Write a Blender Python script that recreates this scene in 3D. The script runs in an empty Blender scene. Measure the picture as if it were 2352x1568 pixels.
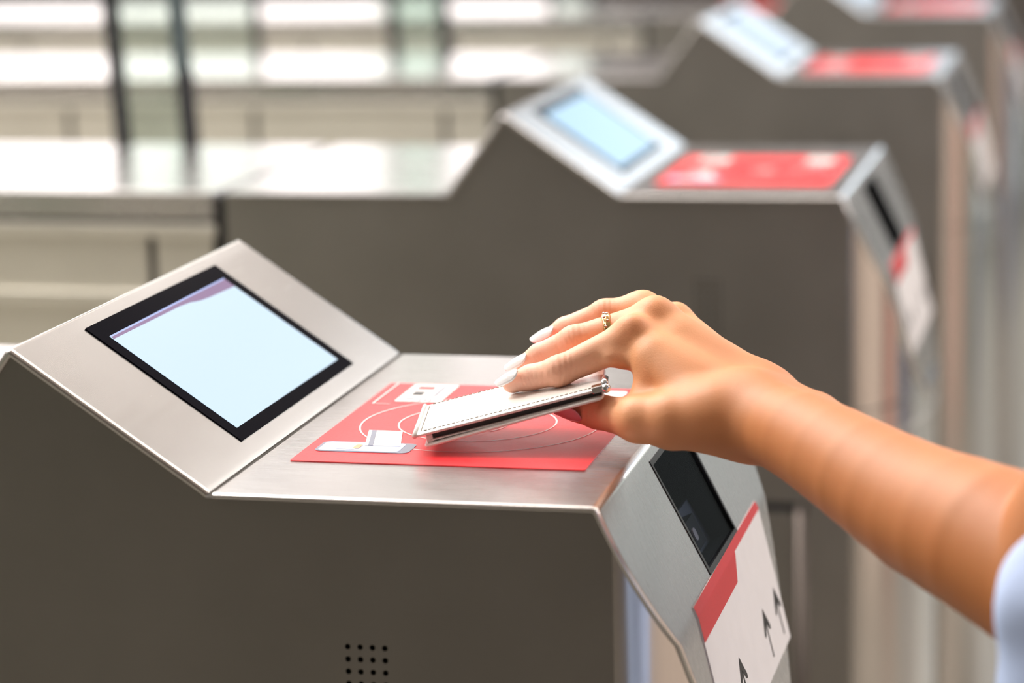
import bpy, bmesh, math, random
import numpy as np
from mathutils import Vector, Matrix
random.seed(4)
C = bpy.context.scene.collection
V = Vector
FLOOR = -1.02            # the gate's flat reader top is z = 0, the floor lies 1.02 m below

# ------------------------------------------------------------------ camera, world, exposure
sc = bpy.context.scene
cam_d = bpy.data.cameras.new('camera'); cam = bpy.data.objects.new('camera', cam_d); C.objects.link(cam)
cam_d.sensor_width = 36.0; cam_d.lens = 93.06; cam_d.clip_start = 0.05; cam_d.clip_end = 60
rt, up, fw = V((.9726, .2310, -.0244)), V((-.0213, .1933, .9809)), V((-.2313, .9536, -.1929))
m = Matrix(((rt[0], up[0], -fw[0]), (rt[1], up[1], -fw[1]), (rt[2], up[2], -fw[2]))).to_4x4()
m.translation = V((.5116, -1.3754, .3700)); cam.matrix_world = m
cam_d.dof.use_dof = True; cam_d.dof.focus_distance = 1.61; cam_d.dof.aperture_fstop = 3.9; cam_d.dof.aperture_blades = 0
sc.camera = cam
w = bpy.data.worlds.new('world'); sc.world = w; w.use_nodes = True
w.node_tree.nodes['Background'].inputs[0].default_value = (.9, .88, .86, 1)
w.node_tree.nodes['Background'].inputs[1].default_value = .12
sc.view_settings.view_transform = 'Standard'; sc.view_settings.look = 'None'
sc.view_settings.gamma = 1.0; sc.view_settings.use_curve_mapping = False
sc.view_settings.exposure = 0.0
try:
    sc.cycles.use_denoising = True; sc.cycles.max_bounces = 8; sc.cycles.sample_clamp_indirect = 6
except Exception: pass

def area(name, loc, target, sx, sy, power, col):
    l = bpy.data.lights.new(name, 'AREA'); l.shape = 'RECTANGLE'; l.size = sx; l.size_y = sy; l.energy = power; l.color = col
    o = bpy.data.objects.new(name, l); C.objects.link(o); o.location = loc
    o.rotation_euler = (V(target) - V(loc)).to_track_quat('-Z', 'Y').to_euler(); return o
area('ceiling_lamp_light', (-.95, .75, 2.1), (.1, .1, 0), .6, .6, 50, (1, .96, .93))
area('left_lamp_light', (-2.7, .7, 2.1), (-2.5, .6, 0), 1.2, 1.2, 80, (1, .97, .88))  # added fill, brightens the passage floor on the left
area('row_lamp_light', (-2.3, 2.9, 2.15), (-2.3, 2.8, 0), 2.0, 2.6, 120, (1, .96, .90))  # added fill over the passages to lighten the rear gate sides
area('far_floor_light', (2.3, 6.4, 1.2), (.9, 6.0, -1), .6, .6, 45, (1, .97, .92))  # added fill on the far floor that the front slopes mirror
area('cove_light_far', (.3, 5.6, 1.2), (.35, 5.5, 2.3), 3.4, .6, 22, (1, .96, .92))  # added upward fill, brightens the ceiling seen in the display plate
area('partition_light', (1.35, 1.6, 2.1), (2.5, 1.9, -.4), .5, 4.5, 60, (1, .93, .86))  # added fill aimed at the coloured partition
area('near_wall_light', (3.2, -3.6, 2.0), (3.2, -6, -.2), 4.0, .6, 14, (1, .92, .84))  # added fill for the panels on the near wall
area('passage_lamp_light', (-1.3, -.9, 2.1), (.15, .15, 0), .7, .7, 9, (1, .95, .90))  # added camera-side fill on the hand
area('hall_lamp_light', (2.3, 1.0, 1.0), (.3, .25, -.1), .6, .6, 22, (1, .94, .90))  # added fill to lift the white direction sticker
area('far_lamp_light', (2.0, 4.0, 2.1), (1.5, 4.2, -1), 1.0, 1.5, 45, (1, .95, .90))  # added fill for the floor at the far right

# ------------------------------------------------------------------ materials
def new_mat(name):
    mt = bpy.data.materials.new(name); mt.use_nodes = True
    return mt, mt.node_tree.nodes, mt.node_tree.links, mt.node_tree.nodes['Principled BSDF']
def plain(name, col, rough=.5, metal=0., emit=None, es=0., coat=0., scale=60, amt=.06, bump=0.):
    mt, N, L, b = new_mat(name)
    tc = N.new('ShaderNodeTexCoord'); nz = N.new('ShaderNodeTexNoise'); nz.inputs['Scale'].default_value = scale; nz.inputs['Detail'].default_value = 5
    L.new(tc.outputs['Object'], nz.inputs['Vector'])
    mx = N.new('ShaderNodeMix'); mx.data_type = 'RGBA'
    mx.inputs[6].default_value = tuple(c * (1 - amt) for c in col) + (1,)
    mx.inputs[7].default_value = tuple(min(1, c * (1 + amt)) for c in col) + (1,)
    L.new(nz.outputs['Fac'], mx.inputs[0]); L.new(mx.outputs[2], b.inputs['Base Color'])
    b.inputs['Roughness'].default_value = rough; b.inputs['Metallic'].default_value = metal; b.inputs['Coat Weight'].default_value = coat; b.inputs['Coat Roughness'].default_value = .22 if coat == .4 else .03; b.inputs['Coat IOR'].default_value = 1.65 if coat == .4 else 1.5
    if emit: b.inputs['Emission Color'].default_value = (*emit, 1); b.inputs['Emission Strength'].default_value = es
    if bump:
        bp = N.new('ShaderNodeBump'); bp.inputs['Strength'].default_value = bump; bp.inputs['Distance'].default_value = .002
        L.new(nz.outputs['Fac'], bp.inputs['Height']); L.new(bp.outputs['Normal'], b.inputs['Normal'])
    return mt
def steel(name, col, rough, streak=(4, 90, 300), bump=.03, blotch=.08, dirt=.10):
    """brushed stainless steel: fine streaks along the gate plus faint cloudy handling marks"""
    mt, N, L, b = new_mat(name)
    tc = N.new('ShaderNodeTexCoord'); mp = N.new('ShaderNodeMapping'); mp.inputs['Scale'].default_value = streak
    L.new(tc.outputs['Object'], mp.inputs['Vector'])
    n1 = N.new('ShaderNodeTexNoise'); n1.inputs['Scale'].default_value = 6; n1.inputs['Detail'].default_value = 6; L.new(mp.outputs[0], n1.inputs['Vector'])
    n2 = N.new('ShaderNodeTexNoise'); n2.inputs['Scale'].default_value = 9; n2.inputs['Detail'].default_value = 4; L.new(tc.outputs['Object'], n2.inputs['Vector'])
    ma = N.new('ShaderNodeMath'); ma.operation = 'MULTIPLY_ADD'; ma.inputs[1].default_value = blotch; ma.inputs[2].default_value = rough - blotch * .5
    L.new(n2.outputs['Fac'], ma.inputs[0])
    mb = N.new('ShaderNodeMath'); mb.operation = 'MULTIPLY_ADD'; mb.inputs[1].default_value = .10; L.new(n1.outputs['Fac'], mb.inputs[0]); L.new(ma.outputs[0], mb.inputs[2])
    L.new(mb.outputs[0], b.inputs['Roughness'])
    mx = N.new('ShaderNodeMix'); mx.data_type = 'RGBA'
    mx.inputs[6].default_value = tuple(c * (1 - dirt) for c in col) + (1,); mx.inputs[7].default_value = tuple(min(1, c * (1 + dirt)) for c in col) + (1,)
    L.new(n2.outputs['Fac'], mx.inputs[0]); L.new(mx.outputs[2], b.inputs['Base Color'])
    b.inputs['Metallic'].default_value = 1
    bp = N.new('ShaderNodeBump'); bp.inputs['Strength'].default_value = bump; bp.inputs['Distance'].default_value = .001
    L.new(n1.outputs['Fac'], bp.inputs['Height']); L.new(bp.outputs['Normal'], b.inputs['Normal'])
    return mt
def emis(name, col, s):
    mt, N, L, b = new_mat(name)
    b.inputs['Base Color'].default_value = (0.02, 0.02, 0.02, 1); b.inputs['Roughness'].default_value = .25; b.inputs['IOR'].default_value = 1.3
    b.inputs['Emission Color'].default_value = (*col, 1); b.inputs['Emission Strength'].default_value = s
    return mt
def glassy(name, tint, face=.12, rough=.03, ior=1.5):
    """thin pane: mostly see-through with a faint tint and a mirror sheen"""
    mt, N, L, b = new_mat(name); N.remove(b)
    tr = N.new('ShaderNodeBsdfTransparent'); tr.inputs[0].default_value = (*tint, 1)
    gl = N.new('ShaderNodeBsdfGlossy'); gl.inputs['Roughness'].default_value = rough; gl.inputs[0].default_value = (1, 1, 1, 1)
    f0 = ((ior - 1) / (ior + 1)) ** 2
    fr = N.new('ShaderNodeLayerWeight'); fr.inputs[0].default_value = .5
    pw = N.new('ShaderNodeMath'); pw.operation = 'POWER'; pw.inputs[1].default_value = 5; L.new(fr.outputs['Facing'], pw.inputs[0])
    ad = N.new('ShaderNodeMath'); ad.operation = 'MULTIPLY_ADD'; ad.inputs[1].default_value = (1 - f0) * (1 if ior > 1.2 else .05); ad.inputs[2].default_value = f0 + face; L.new(pw.outputs[0], ad.inputs[0])
    mx = N.new('ShaderNodeMixShader'); L.new(ad.outputs[0], mx.inputs[0]); L.new(tr.outputs[0], mx.inputs[1]); L.new(gl.outputs[0], mx.inputs[2])
    L.new(mx.outputs[0], N['Material Output'].inputs[0]); return mt

M = {}
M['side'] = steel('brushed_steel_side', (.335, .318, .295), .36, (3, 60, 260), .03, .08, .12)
M['rear'] = steel('satin_steel_panel', (.80, .77, .70), .44, (3, 60, 260), .02, .06, .08)  # lighter base colour stands in for light reflected between the gates
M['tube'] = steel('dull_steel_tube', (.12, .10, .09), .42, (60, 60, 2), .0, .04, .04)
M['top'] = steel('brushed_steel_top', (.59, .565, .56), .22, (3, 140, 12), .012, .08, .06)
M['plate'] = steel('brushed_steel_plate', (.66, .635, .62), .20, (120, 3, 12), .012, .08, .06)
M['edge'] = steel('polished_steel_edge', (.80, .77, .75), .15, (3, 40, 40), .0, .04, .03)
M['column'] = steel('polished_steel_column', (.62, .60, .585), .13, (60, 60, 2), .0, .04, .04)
M['black'] = plain('black_plastic', (.010, .010, .012), .38)
M['hole'] = plain('hole_black', (.003, .003, .003), .9)
def bezel_mat():
    mt, N, L, b = new_mat('black_bezel_glass'); N.remove(b)
    df = N.new('ShaderNodeBsdfDiffuse'); df.inputs[0].default_value = (.004, .004, .007, 1)
    gl = N.new('ShaderNodeBsdfGlossy'); gl.inputs['Roughness'].default_value = .08
    lw = N.new('ShaderNodeLayerWeight'); pw = N.new('ShaderNodeMath'); pw.operation = 'POWER'; pw.inputs[1].default_value = 9; L.new(lw.outputs['Facing'], pw.inputs[0])
    mx = N.new('ShaderNodeMixShader'); L.new(pw.outputs[0], mx.inputs[0]); L.new(df.outputs[0], mx.inputs[1]); L.new(gl.outputs[0], mx.inputs[2]); L.new(mx.outputs[0], N['Material Output'].inputs[0]); return mt
M["bezel"] = bezel_mat()
M['screen'] = emis('lit_screen', (.655, .84, 1.0), .97)
M['screen2'] = emis('lit_screen_blue', (.36, .60, .82), 1.0)
M['screen3'] = emis('lit_screen_pale', (.36, .46, .60), .9)
M['screenhead'] = emis('lit_screen_header', (.27, .16, .32), 1.0)
M['screenline'] = emis('lit_screen_line', (.45, .55, 1.0), 1.0)
M['red'] = plain('red_vinyl', (.80, .022, .030), .34, coat=.0, scale=500, amt=.06, bump=.05)
M['red2'] = plain('red_vinyl_matt', (.60, .018, .025), .45, scale=300, amt=.05)
M['white'] = plain('white_vinyl', (.84, .81, .82), .42, scale=60, amt=.05)
M['print_w'] = plain('printed_white', (.80, .74, .72), .4, coat=.4)
M['print_l'] = plain('printed_pale_line', (.95, .80, .78), .5, coat=.4)
M['print_blue'] = plain('printed_pale_blue', (.42, .47, .68), .4)
M['print_grey'] = plain('printed_grey', (.20, .21, .27), .4)
M['print_or'] = plain('printed_orange', (.80, .35, .18), .4)
M['ink'] = plain('black_ink', (.012, .011, .012), .5)
M['seal'] = plain('black_rubber', (.008, .008, .011), .5)
M['bracket'] = plain('grey_green_bracket', (.05, .07, .075), .4)
M['glass'] = glassy('flap_glass', (.86, .92, .89), .06)
M['rglass'] = glassy('reader_glass', (.62, .64, .68), .0, .03, 1.08)
M['module'] = plain('reader_module', (.26, .31, .38), .4)
M['leather'] = plain('cream_leather', (.76, .71, .665), .24, coat=.25, scale=700, amt=.05, bump=.10)
M['leather_d'] = plain('dark_lining', (.035, .030, .028), .6, scale=300)
M['chrome'] = plain('chrome', (.75, .74, .74), .10, 1.)
M['gold'] = plain('gold', (.90, .58, .26), .14, 1.)
M['gem'] = plain('amber_stone', (.30, .09, .03), .08, 0., coat=1)
M['nail'] = plain('white_nail_polish', (.90, .88, .88), .12, coat=.6, scale=30, amt=.01)
M['nail_t'] = plain('pink_nail', (.72, .30, .34), .22, coat=.3)
M['thread'] = plain('brown_thread', (.25, .20, .16), .8)
M['floor'] = plain('granite_floor', (.27, .25, .215), .30, scale=40, amt=.3)
M['ceil'] = plain('ceiling_panel', (.80, .75, .72), .8, scale=3)
M['wall'] = plain('brown_stone_wall', (.11, .095, .085), .5, scale=3, amt=.25)
M['wall_pale'] = plain('pale_stone_wall', (.45, .41, .37), .6, scale=3, amt=.15)
M['lamp'] = emis('ceiling_lamp_diffuser', (1, .96, .92), 5.0)
M['win_warm'] = emis('lit_glazing_warm', (1, .94, .92), 3.3)  # glow of the unseen panels added on the walls
M['win_grey'] = emis('dim_glazing_grey', (.92, 1.0, .96), .95)
M['win_dim'] = emis('dim_glazing_green', (.50, .50, .38), .55)
M['win_blue'] = emis('lit_glazing_blue', (.78, .90, 1.0), 2.5)
M['shirt'] = plain('light_blue_cotton', (.46, .56, .80), .85, scale=900, amt=.06, bump=.15)

# finger joints where the skin wrinkles and reddens: centre, finger direction, reach, wrinkle frequency, depth
KN = [((.1708, .148, .0443), (.92, .37, .0), .019, 1900, .16), ((.1523, .153, .0390), (.93, -.2, .3), .013, 2300, .09),
      ((.1737, .178, .0572), (.92, .17, .3), .019, 1900, .14), ((.1511, .183, .0464), (.9, -.2, .4), .013, 2300, .08),
      ((.1861, .212, .0679), (.95, .0, .3), .018, 1900, .10), ((.1962, .137, .0244), (.96, -.2, .0), .018, 1500, .2),
      ((.2126, .165, .0700), (1, 0, 0), .020, 0, 0), ((.2229, .187, .0790), (1, 0, 0), .020, 0, 0)]
def skin_mat():
    mt, N, L, b = new_mat('skin')
    tc = N.new('ShaderNodeTexCoord'); sp = N.new('ShaderNodeSeparateXYZ'); L.new(tc.outputs['Object'], sp.inputs[0])
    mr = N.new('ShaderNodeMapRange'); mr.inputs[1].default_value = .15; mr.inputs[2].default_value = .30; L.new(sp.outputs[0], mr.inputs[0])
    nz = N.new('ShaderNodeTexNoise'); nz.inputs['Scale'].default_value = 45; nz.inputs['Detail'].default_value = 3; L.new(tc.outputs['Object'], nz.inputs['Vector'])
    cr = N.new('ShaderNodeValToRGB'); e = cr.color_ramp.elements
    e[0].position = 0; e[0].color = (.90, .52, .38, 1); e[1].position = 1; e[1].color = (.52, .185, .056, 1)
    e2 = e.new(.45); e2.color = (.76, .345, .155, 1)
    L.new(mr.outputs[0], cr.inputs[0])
    mx = N.new('ShaderNodeMix'); mx.data_type = 'RGBA'; mx.blend_type = 'MULTIPLY'; mx.inputs[0].default_value = .15
    r2 = N.new('ShaderNodeValToRGB'); r2.color_ramp.elements[0].color = (.95, .72, .65, 1); r2.color_ramp.elements[1].color = (1, 1, 1, 1)
    r2.color_ramp.elements[0].position = .3; r2.color_ramp.elements[1].position = .6
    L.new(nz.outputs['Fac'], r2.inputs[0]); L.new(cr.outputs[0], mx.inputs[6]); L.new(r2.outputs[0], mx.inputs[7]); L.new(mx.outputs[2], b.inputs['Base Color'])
    b.inputs['Roughness'].default_value = .54; b.inputs['Subsurface Weight'].default_value = .12
    b.inputs['Subsurface Radius'].default_value = (1, .35, .2); b.inputs['Subsurface Scale'].default_value = .006
    tot = None; red = None
    def mth(op, a, b_=None, c=None):
        k = N.new('ShaderNodeMath'); k.operation = op
        for i_, v_ in enumerate((a, b_, c)):
            if v_ is None: continue
            if isinstance(v_, (int, float)): k.inputs[i_].default_value = v_
            else: L.new(v_, k.inputs[i_])
        return k.outputs[0]
    for (c_, ax_, rad_, fr_, amp_) in KN:
        sb = N.new('ShaderNodeVectorMath'); sb.operation = 'SUBTRACT'; L.new(tc.outputs['Object'], sb.inputs[0]); sb.inputs[1].default_value = c_
        ln = N.new('ShaderNodeVectorMath'); ln.operation = 'LENGTH'; L.new(sb.outputs[0], ln.inputs[0])
        dt = N.new('ShaderNodeVectorMath'); dt.operation = 'DOT_PRODUCT'; L.new(sb.outputs[0], dt.inputs[0]); dt.inputs[1].default_value = ax_
        mk = N.new('ShaderNodeMapRange'); mk.interpolation_type = 'SMOOTHSTEP'; mk.inputs[1].default_value = rad_; mk.inputs[2].default_value = rad_ * .45; L.new(ln.outputs['Value'], mk.inputs[0])
        if amp_:
            sn = mth('SINE', mth('MULTIPLY_ADD', nz.outputs['Fac'], 9., mth('MULTIPLY', dt.outputs['Value'], fr_)))
            v_ = mth('MULTIPLY', mth('MULTIPLY', sn, mk.outputs[0]), amp_); tot = v_ if tot is None else mth('ADD', tot, v_)
        red = mk.outputs[0] if red is None else mth('MAXIMUM', red, mk.outputs[0])
    m2 = N.new('ShaderNodeMix'); m2.data_type = 'RGBA'; m2.blend_type = 'MULTIPLY'; m2.inputs[7].default_value = (1, .80, .74, 1)
    L.new(mth('MULTIPLY', red, .28), m2.inputs[0]); L.new(mx.outputs[2], m2.inputs[6]); L.new(m2.outputs[2], b.inputs['Base Color'])
    n3 = N.new('ShaderNodeTexVoronoi'); n3.inputs['Scale'].default_value = 900; L.new(tc.outputs['Object'], n3.inputs['Vector'])
    bp = N.new('ShaderNodeBump'); bp.inputs['Strength'].default_value = .12; bp.inputs['Distance'].default_value = .0005
    L.new(n3.outputs['Distance'], bp.inputs['Height'])
    b2 = N.new('ShaderNodeBump'); b2.inputs['Strength'].default_value = .9; b2.inputs['Distance'].default_value = .0006
    L.new(tot, b2.inputs['Height']); L.new(bp.outputs['Normal'], b2.inputs['Normal']); L.new(b2.outputs['Normal'], b.inputs['Normal'])
    return mt
M['skin'] = skin_mat()

# ------------------------------------------------------------------ helpers
def link(name, me, mats, parent=None, smooth=False):
    if isinstance(mats, str): mats = [mats]
    o = bpy.data.objects.new(name, me); C.objects.link(o)
    for k in mats: me.materials.append(M[k])
    if smooth:
        for p in me.polygons: p.use_smooth = True
    if parent: o.parent = parent
    return o
def mesh(name, verts, faces, mats, parent=None, smooth=False):
    me = bpy.data.meshes.new(name); me.from_pydata([tuple(v) for v in verts], [], faces); me.validate(); me.update()
    bm = bmesh.new(); bm.from_mesh(me); bmesh.ops.recalc_face_normals(bm, faces=bm.faces); bm.to_mesh(me); bm.free()
    return link(name, me, mats, parent, smooth)
def obj(name, bm, mats, parent=None, smooth=False):
    me = bpy.data.meshes.new(name); bmesh.ops.recalc_face_normals(bm, faces=bm.faces); bm.to_mesh(me); bm.free()
    return link(name, me, mats, parent, smooth)
def box(bm, lo, hi, bev=0.):
    r = bmesh.ops.create_cube(bm, size=1); vs = r['verts']
    for v in vs:
        v.co = V([(lo[i] + hi[i]) / 2 + v.co[i] * (hi[i] - lo[i]) for i in range(3)])
    if bev:
        es = list({e for v in vs for e in v.link_edges})
        bmesh.ops.bevel(bm, geom=es, offset=bev, segments=2, affect='EDGES', profile=.5)
    return vs
def boxo(name, lo, hi, mat, parent=None, bev=0.):
    bm = bmesh.new(); box(bm, lo, hi, bev); return obj(name, bm, mat, parent)
def bake(o, mods):
    """apply modifiers now so that every copy shares one plain mesh"""
    for t, kw in mods:
        md = o.modifiers.new(t, t)
        for k, v in kw.items(): setattr(md, k, v)
    bpy.context.view_layer.update()
    dg = bpy.context.evaluated_depsgraph_get()
    me = bpy.data.meshes.new_from_object(o.evaluated_get(dg), preserve_all_data_layers=False, depsgraph=dg)
    o.modifiers.clear(); old = o.data; o.data = me; me.name = old.name
    return o
def autosmooth(o, ang=35):
    bm = bmesh.new(); bm.from_mesh(o.data)
    for f in bm.faces: f.smooth = True
    for e in bm.edges:
        if len(e.link_faces) != 2 or e.calc_face_angle(0) > math.radians(ang): e.smooth = False
    bm.to_mesh(o.data); bm.free()
def prism(name, pts, F, thick, mat, parent=None, base=0.):
    """polygon pts (s, y) lying on the plane F(s, y, height), given a thickness"""
    n = len(pts); vs = [F(s, y, base) for s, y in pts] + [F(s, y, base + thick) for s, y in pts]
    fs = [list(range(n))[::-1], list(range(n, 2 * n))] + [[i, (i + 1) % n, (i + 1) % n + n, i + n] for i in range(n)]
    return mesh(name, vs, fs, mat, parent)
def rrect(s0, s1, y0, y1, r=.004, k=4):
    out = []
    for cx, cy, a in ((s1 - r, y1 - r, 0), (s0 + r, y1 - r, 90), (s0 + r, y0 + r, 180), (s1 - r, y0 + r, 270)):
        for i in range(k + 1):
            t = math.radians(a + 90 * i / k); out.append((cx + r * math.cos(t), cy + r * math.sin(t)))
    return out
def tag(o, label=None, cat=None, group=None, kind=None):
    for k, v in (('label', label), ('category', cat), ('group', group), ('kind', kind)):
        if v: o[k] = v
    return o

# ------------------------------------------------------------------ the hall
def struct(name, lo, hi, mat, parent=None):
    o = boxo(name, lo, hi, mat, parent)
    if not parent: o['kind'] = 'structure'
    return o
X0, X1, Y0, Y1, ZC = -8.0, 6.5, -6.0, 9.5, 2.3
struct('floor', (X0, Y0, FLOOR - .1), (X1, Y1, FLOOR), 'floor')
ce = struct('ceiling', (X0, Y0, ZC), (X1, Y1, ZC + .1), 'ceil')
wb = struct('wall_far', (X0, Y1, FLOOR), (X1, Y1 + .15, ZC), 'wall')
struct('wall_near', (X0, Y0 - .15, FLOOR), (X1, Y0, ZC), 'wall')
struct('wall_left', (X0 - .15, Y0, FLOOR), (X0, Y1, ZC), 'wall_pale')
wr = struct('wall_right', (X1, Y0, FLOOR), (X1 + .15, Y1, ZC), 'wall')
def window(n, x0, x1, z0, z1, mat, bars, Y1=Y1):  # unseen glowing panes, added for the steel to reflect
    e = bpy.data.objects.new('window_%d' % n, None); C.objects.link(e); e['kind'] = 'structure'
    bm = bmesh.new(); t = .06
    box(bm, (x0 - t, Y1 - .08, z0 - t), (x1 + t, Y1, z0)); box(bm, (x0 - t, Y1 - .08, z1), (x1 + t, Y1, z1 + t))
    k = max(1, bars)
    for i in range(k + 1):
        xx = x0 + (x1 - x0) * i / k; box(bm, (xx - t / 2, Y1 - .08, z0), (xx + t / 2, Y1, z1))
    obj('window_frame', bm, 'black', e)
    for i in range(k):
        a = x0 + (x1 - x0) * i / k + t / 2; b = x0 + (x1 - x0) * (i + 1) / k - t / 2
        boxo('pane', (a, Y1 - .04, z0), (b, Y1 - .02, z1), mat, e)
window(1, -7.6, -1.75, -.1, 1.9, 'win_warm', 2)
window(2, -.40, 2.5, .80, 2.22, 'win_blue', 1)
window(4, 2.7, 6.2, -.95, 1.2, 'win_grey', 2)
window(3, -7.6, -2.4, -.95, 1.2, 'win_dim', 3, Y0 + .09)
# unseen coloured upright panels, added for the stripes reflected in the gate columns
cols = {'clad_beige': (.70, .58, .50), 'clad_pink': (.60, .34, .29), 'clad_green': (.38, .40, .33), 'clad_violet': (.23, .22, .32), 'clad_dark': (.06, .045, .04)}
for k, c in cols.items(): M[k] = plain(k, c, .5, scale=4, amt=.1)
wn = bpy.data.objects['wall_near']
def reflect_panels(wall, a0, a1, seq, near):
    a = a0; i = 0
    while a < a1 - .1:
        k, wd = seq[i % len(seq)]; b = min(a1, a + wd); i += 1
        if near: boxo('cladding_panel', (a, Y0, FLOOR), (b - .03, Y0 + .06, ZC), k, wall, .01)
        else: boxo('cladding_panel', (X1 - .06, a, FLOOR), (X1, b - .03, ZC), k, wall, .01)
        a = b
reflect_panels(wn, .9, 6.4, [('clad_beige', 2.3), ('clad_dark', .35), ('clad_beige', 1.6), ('clad_pink', 1.3)], True)
reflect_panels(wr, -5.9, 9.3, [('clad_dark', .6), ('clad_pink', 2.6), ('clad_dark', .4), ('clad_green', 2.0), ('clad_beige', .8), ('clad_violet', 2.2), ('clad_dark', .9), ('clad_pink', 1.6), ('clad_dark', 4.)], False)
pt = struct('wall_partition', (2.5, -1.6, FLOOR), (2.58, 6.0, .12), 'wall_pale')  # unseen partition, added for coloured reflections in the gate columns
a_ = -1.6
for k_, wd_ in (('clad_beige', 1.2), ('clad_beige', 1.15), ('clad_beige', 1.15), ('clad_dark', .18), ('clad_pink', .85), ('clad_green', 1.0), ('clad_violet', 1.3), ('clad_dark', .77)):
    boxo('cladding_panel', (2.47, a_, FLOOR), (2.5, a_ + wd_ - .012, .10), k_, pt, .006); a_ += wd_
# unseen ceiling lamps, added to light the room and reflect in the steel
def added_ceiling_lamp(x, y):
    bm = bmesh.new(); z = ZC
    for lo, hi in (((-.62, -.32, -.05), (.62, -.29, 0)), ((-.62, .29, -.05), (.62, .32, 0)), ((-.62, -.29, -.05), (-.59, .29, 0)), ((.59, -.29, -.05), (.62, .29, 0))):
        box(bm, (x + lo[0], y + lo[1], z + lo[2]), (x + hi[0], y + hi[1], z + hi[2]))
    f = obj('ceiling_lamp', bm, 'wall_pale', ce); boxo('diffuser', (x - .59, y - .29, z - .04), (x + .59, y + .29, z - .01), 'lamp', f)
for i in range(5):
    for j in range(4):
        if i < (2, 3, 5, 5)[j]: added_ceiling_lamp(-6.6 + i * 2.0, -3.6 + j * 3.1)

# ------------------------------------------------------------------ ticket gate
W = .40; PITCH = 1.20520; LX = .2232
PX, PZ = -.1187, .0818; P0X = -.1817
FX, FB, FP = .231, .070, .60              # where the flat side ends, bulge and shape of the rounded front
CX, CZ = .264, -.087                      # crease between the two sloping front faces
K2 = .24                                  # run per drop of the lower front face
TX = FX + FB; TZ = CZ - (TX - CX) / K2
def front_x(yy):
    u = min(1, abs(yy - W / 2) / (W / 2)); return FX + FB * (1 - u * u) ** FP
def inset(x):
    if x <= FX: return 0.
    r = min(1., (x - FX) / FB); return W / 2 * (1 - math.sqrt(max(0, 1 - r ** (1 / FP))))
LP = math.hypot(PX, PZ)
def on_plate(s, yy, h):                   # slanted display face, s upwards from the valley
    e = (PX / LP, PZ / LP); n = (PZ / LP, -PX / LP); return (e[0] * s + n[0] * h, yy, e[1] * s + n[1] * h)
def on_top(s, yy, h): return (s, yy, h)
L1 = math.hypot(CX - LX, CZ); E1 = ((CX - LX) / L1, CZ / L1); N1 = (-E1[1], E1[0])
L2 = math.hypot(K2, 1); E2 = (K2 / L2, -1 / L2); N2 = (-E2[1], E2[0])
def on_f1(s, yy, h): return (LX + E1[0] * s + N1[0] * h, yy, E1[1] * s + N1[1] * h)
def on_f2(s, yy, h): return (CX + E2[0] * s + N2[0] * h, yy, CZ + E2[1] * s + N2[1] * h)

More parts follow.
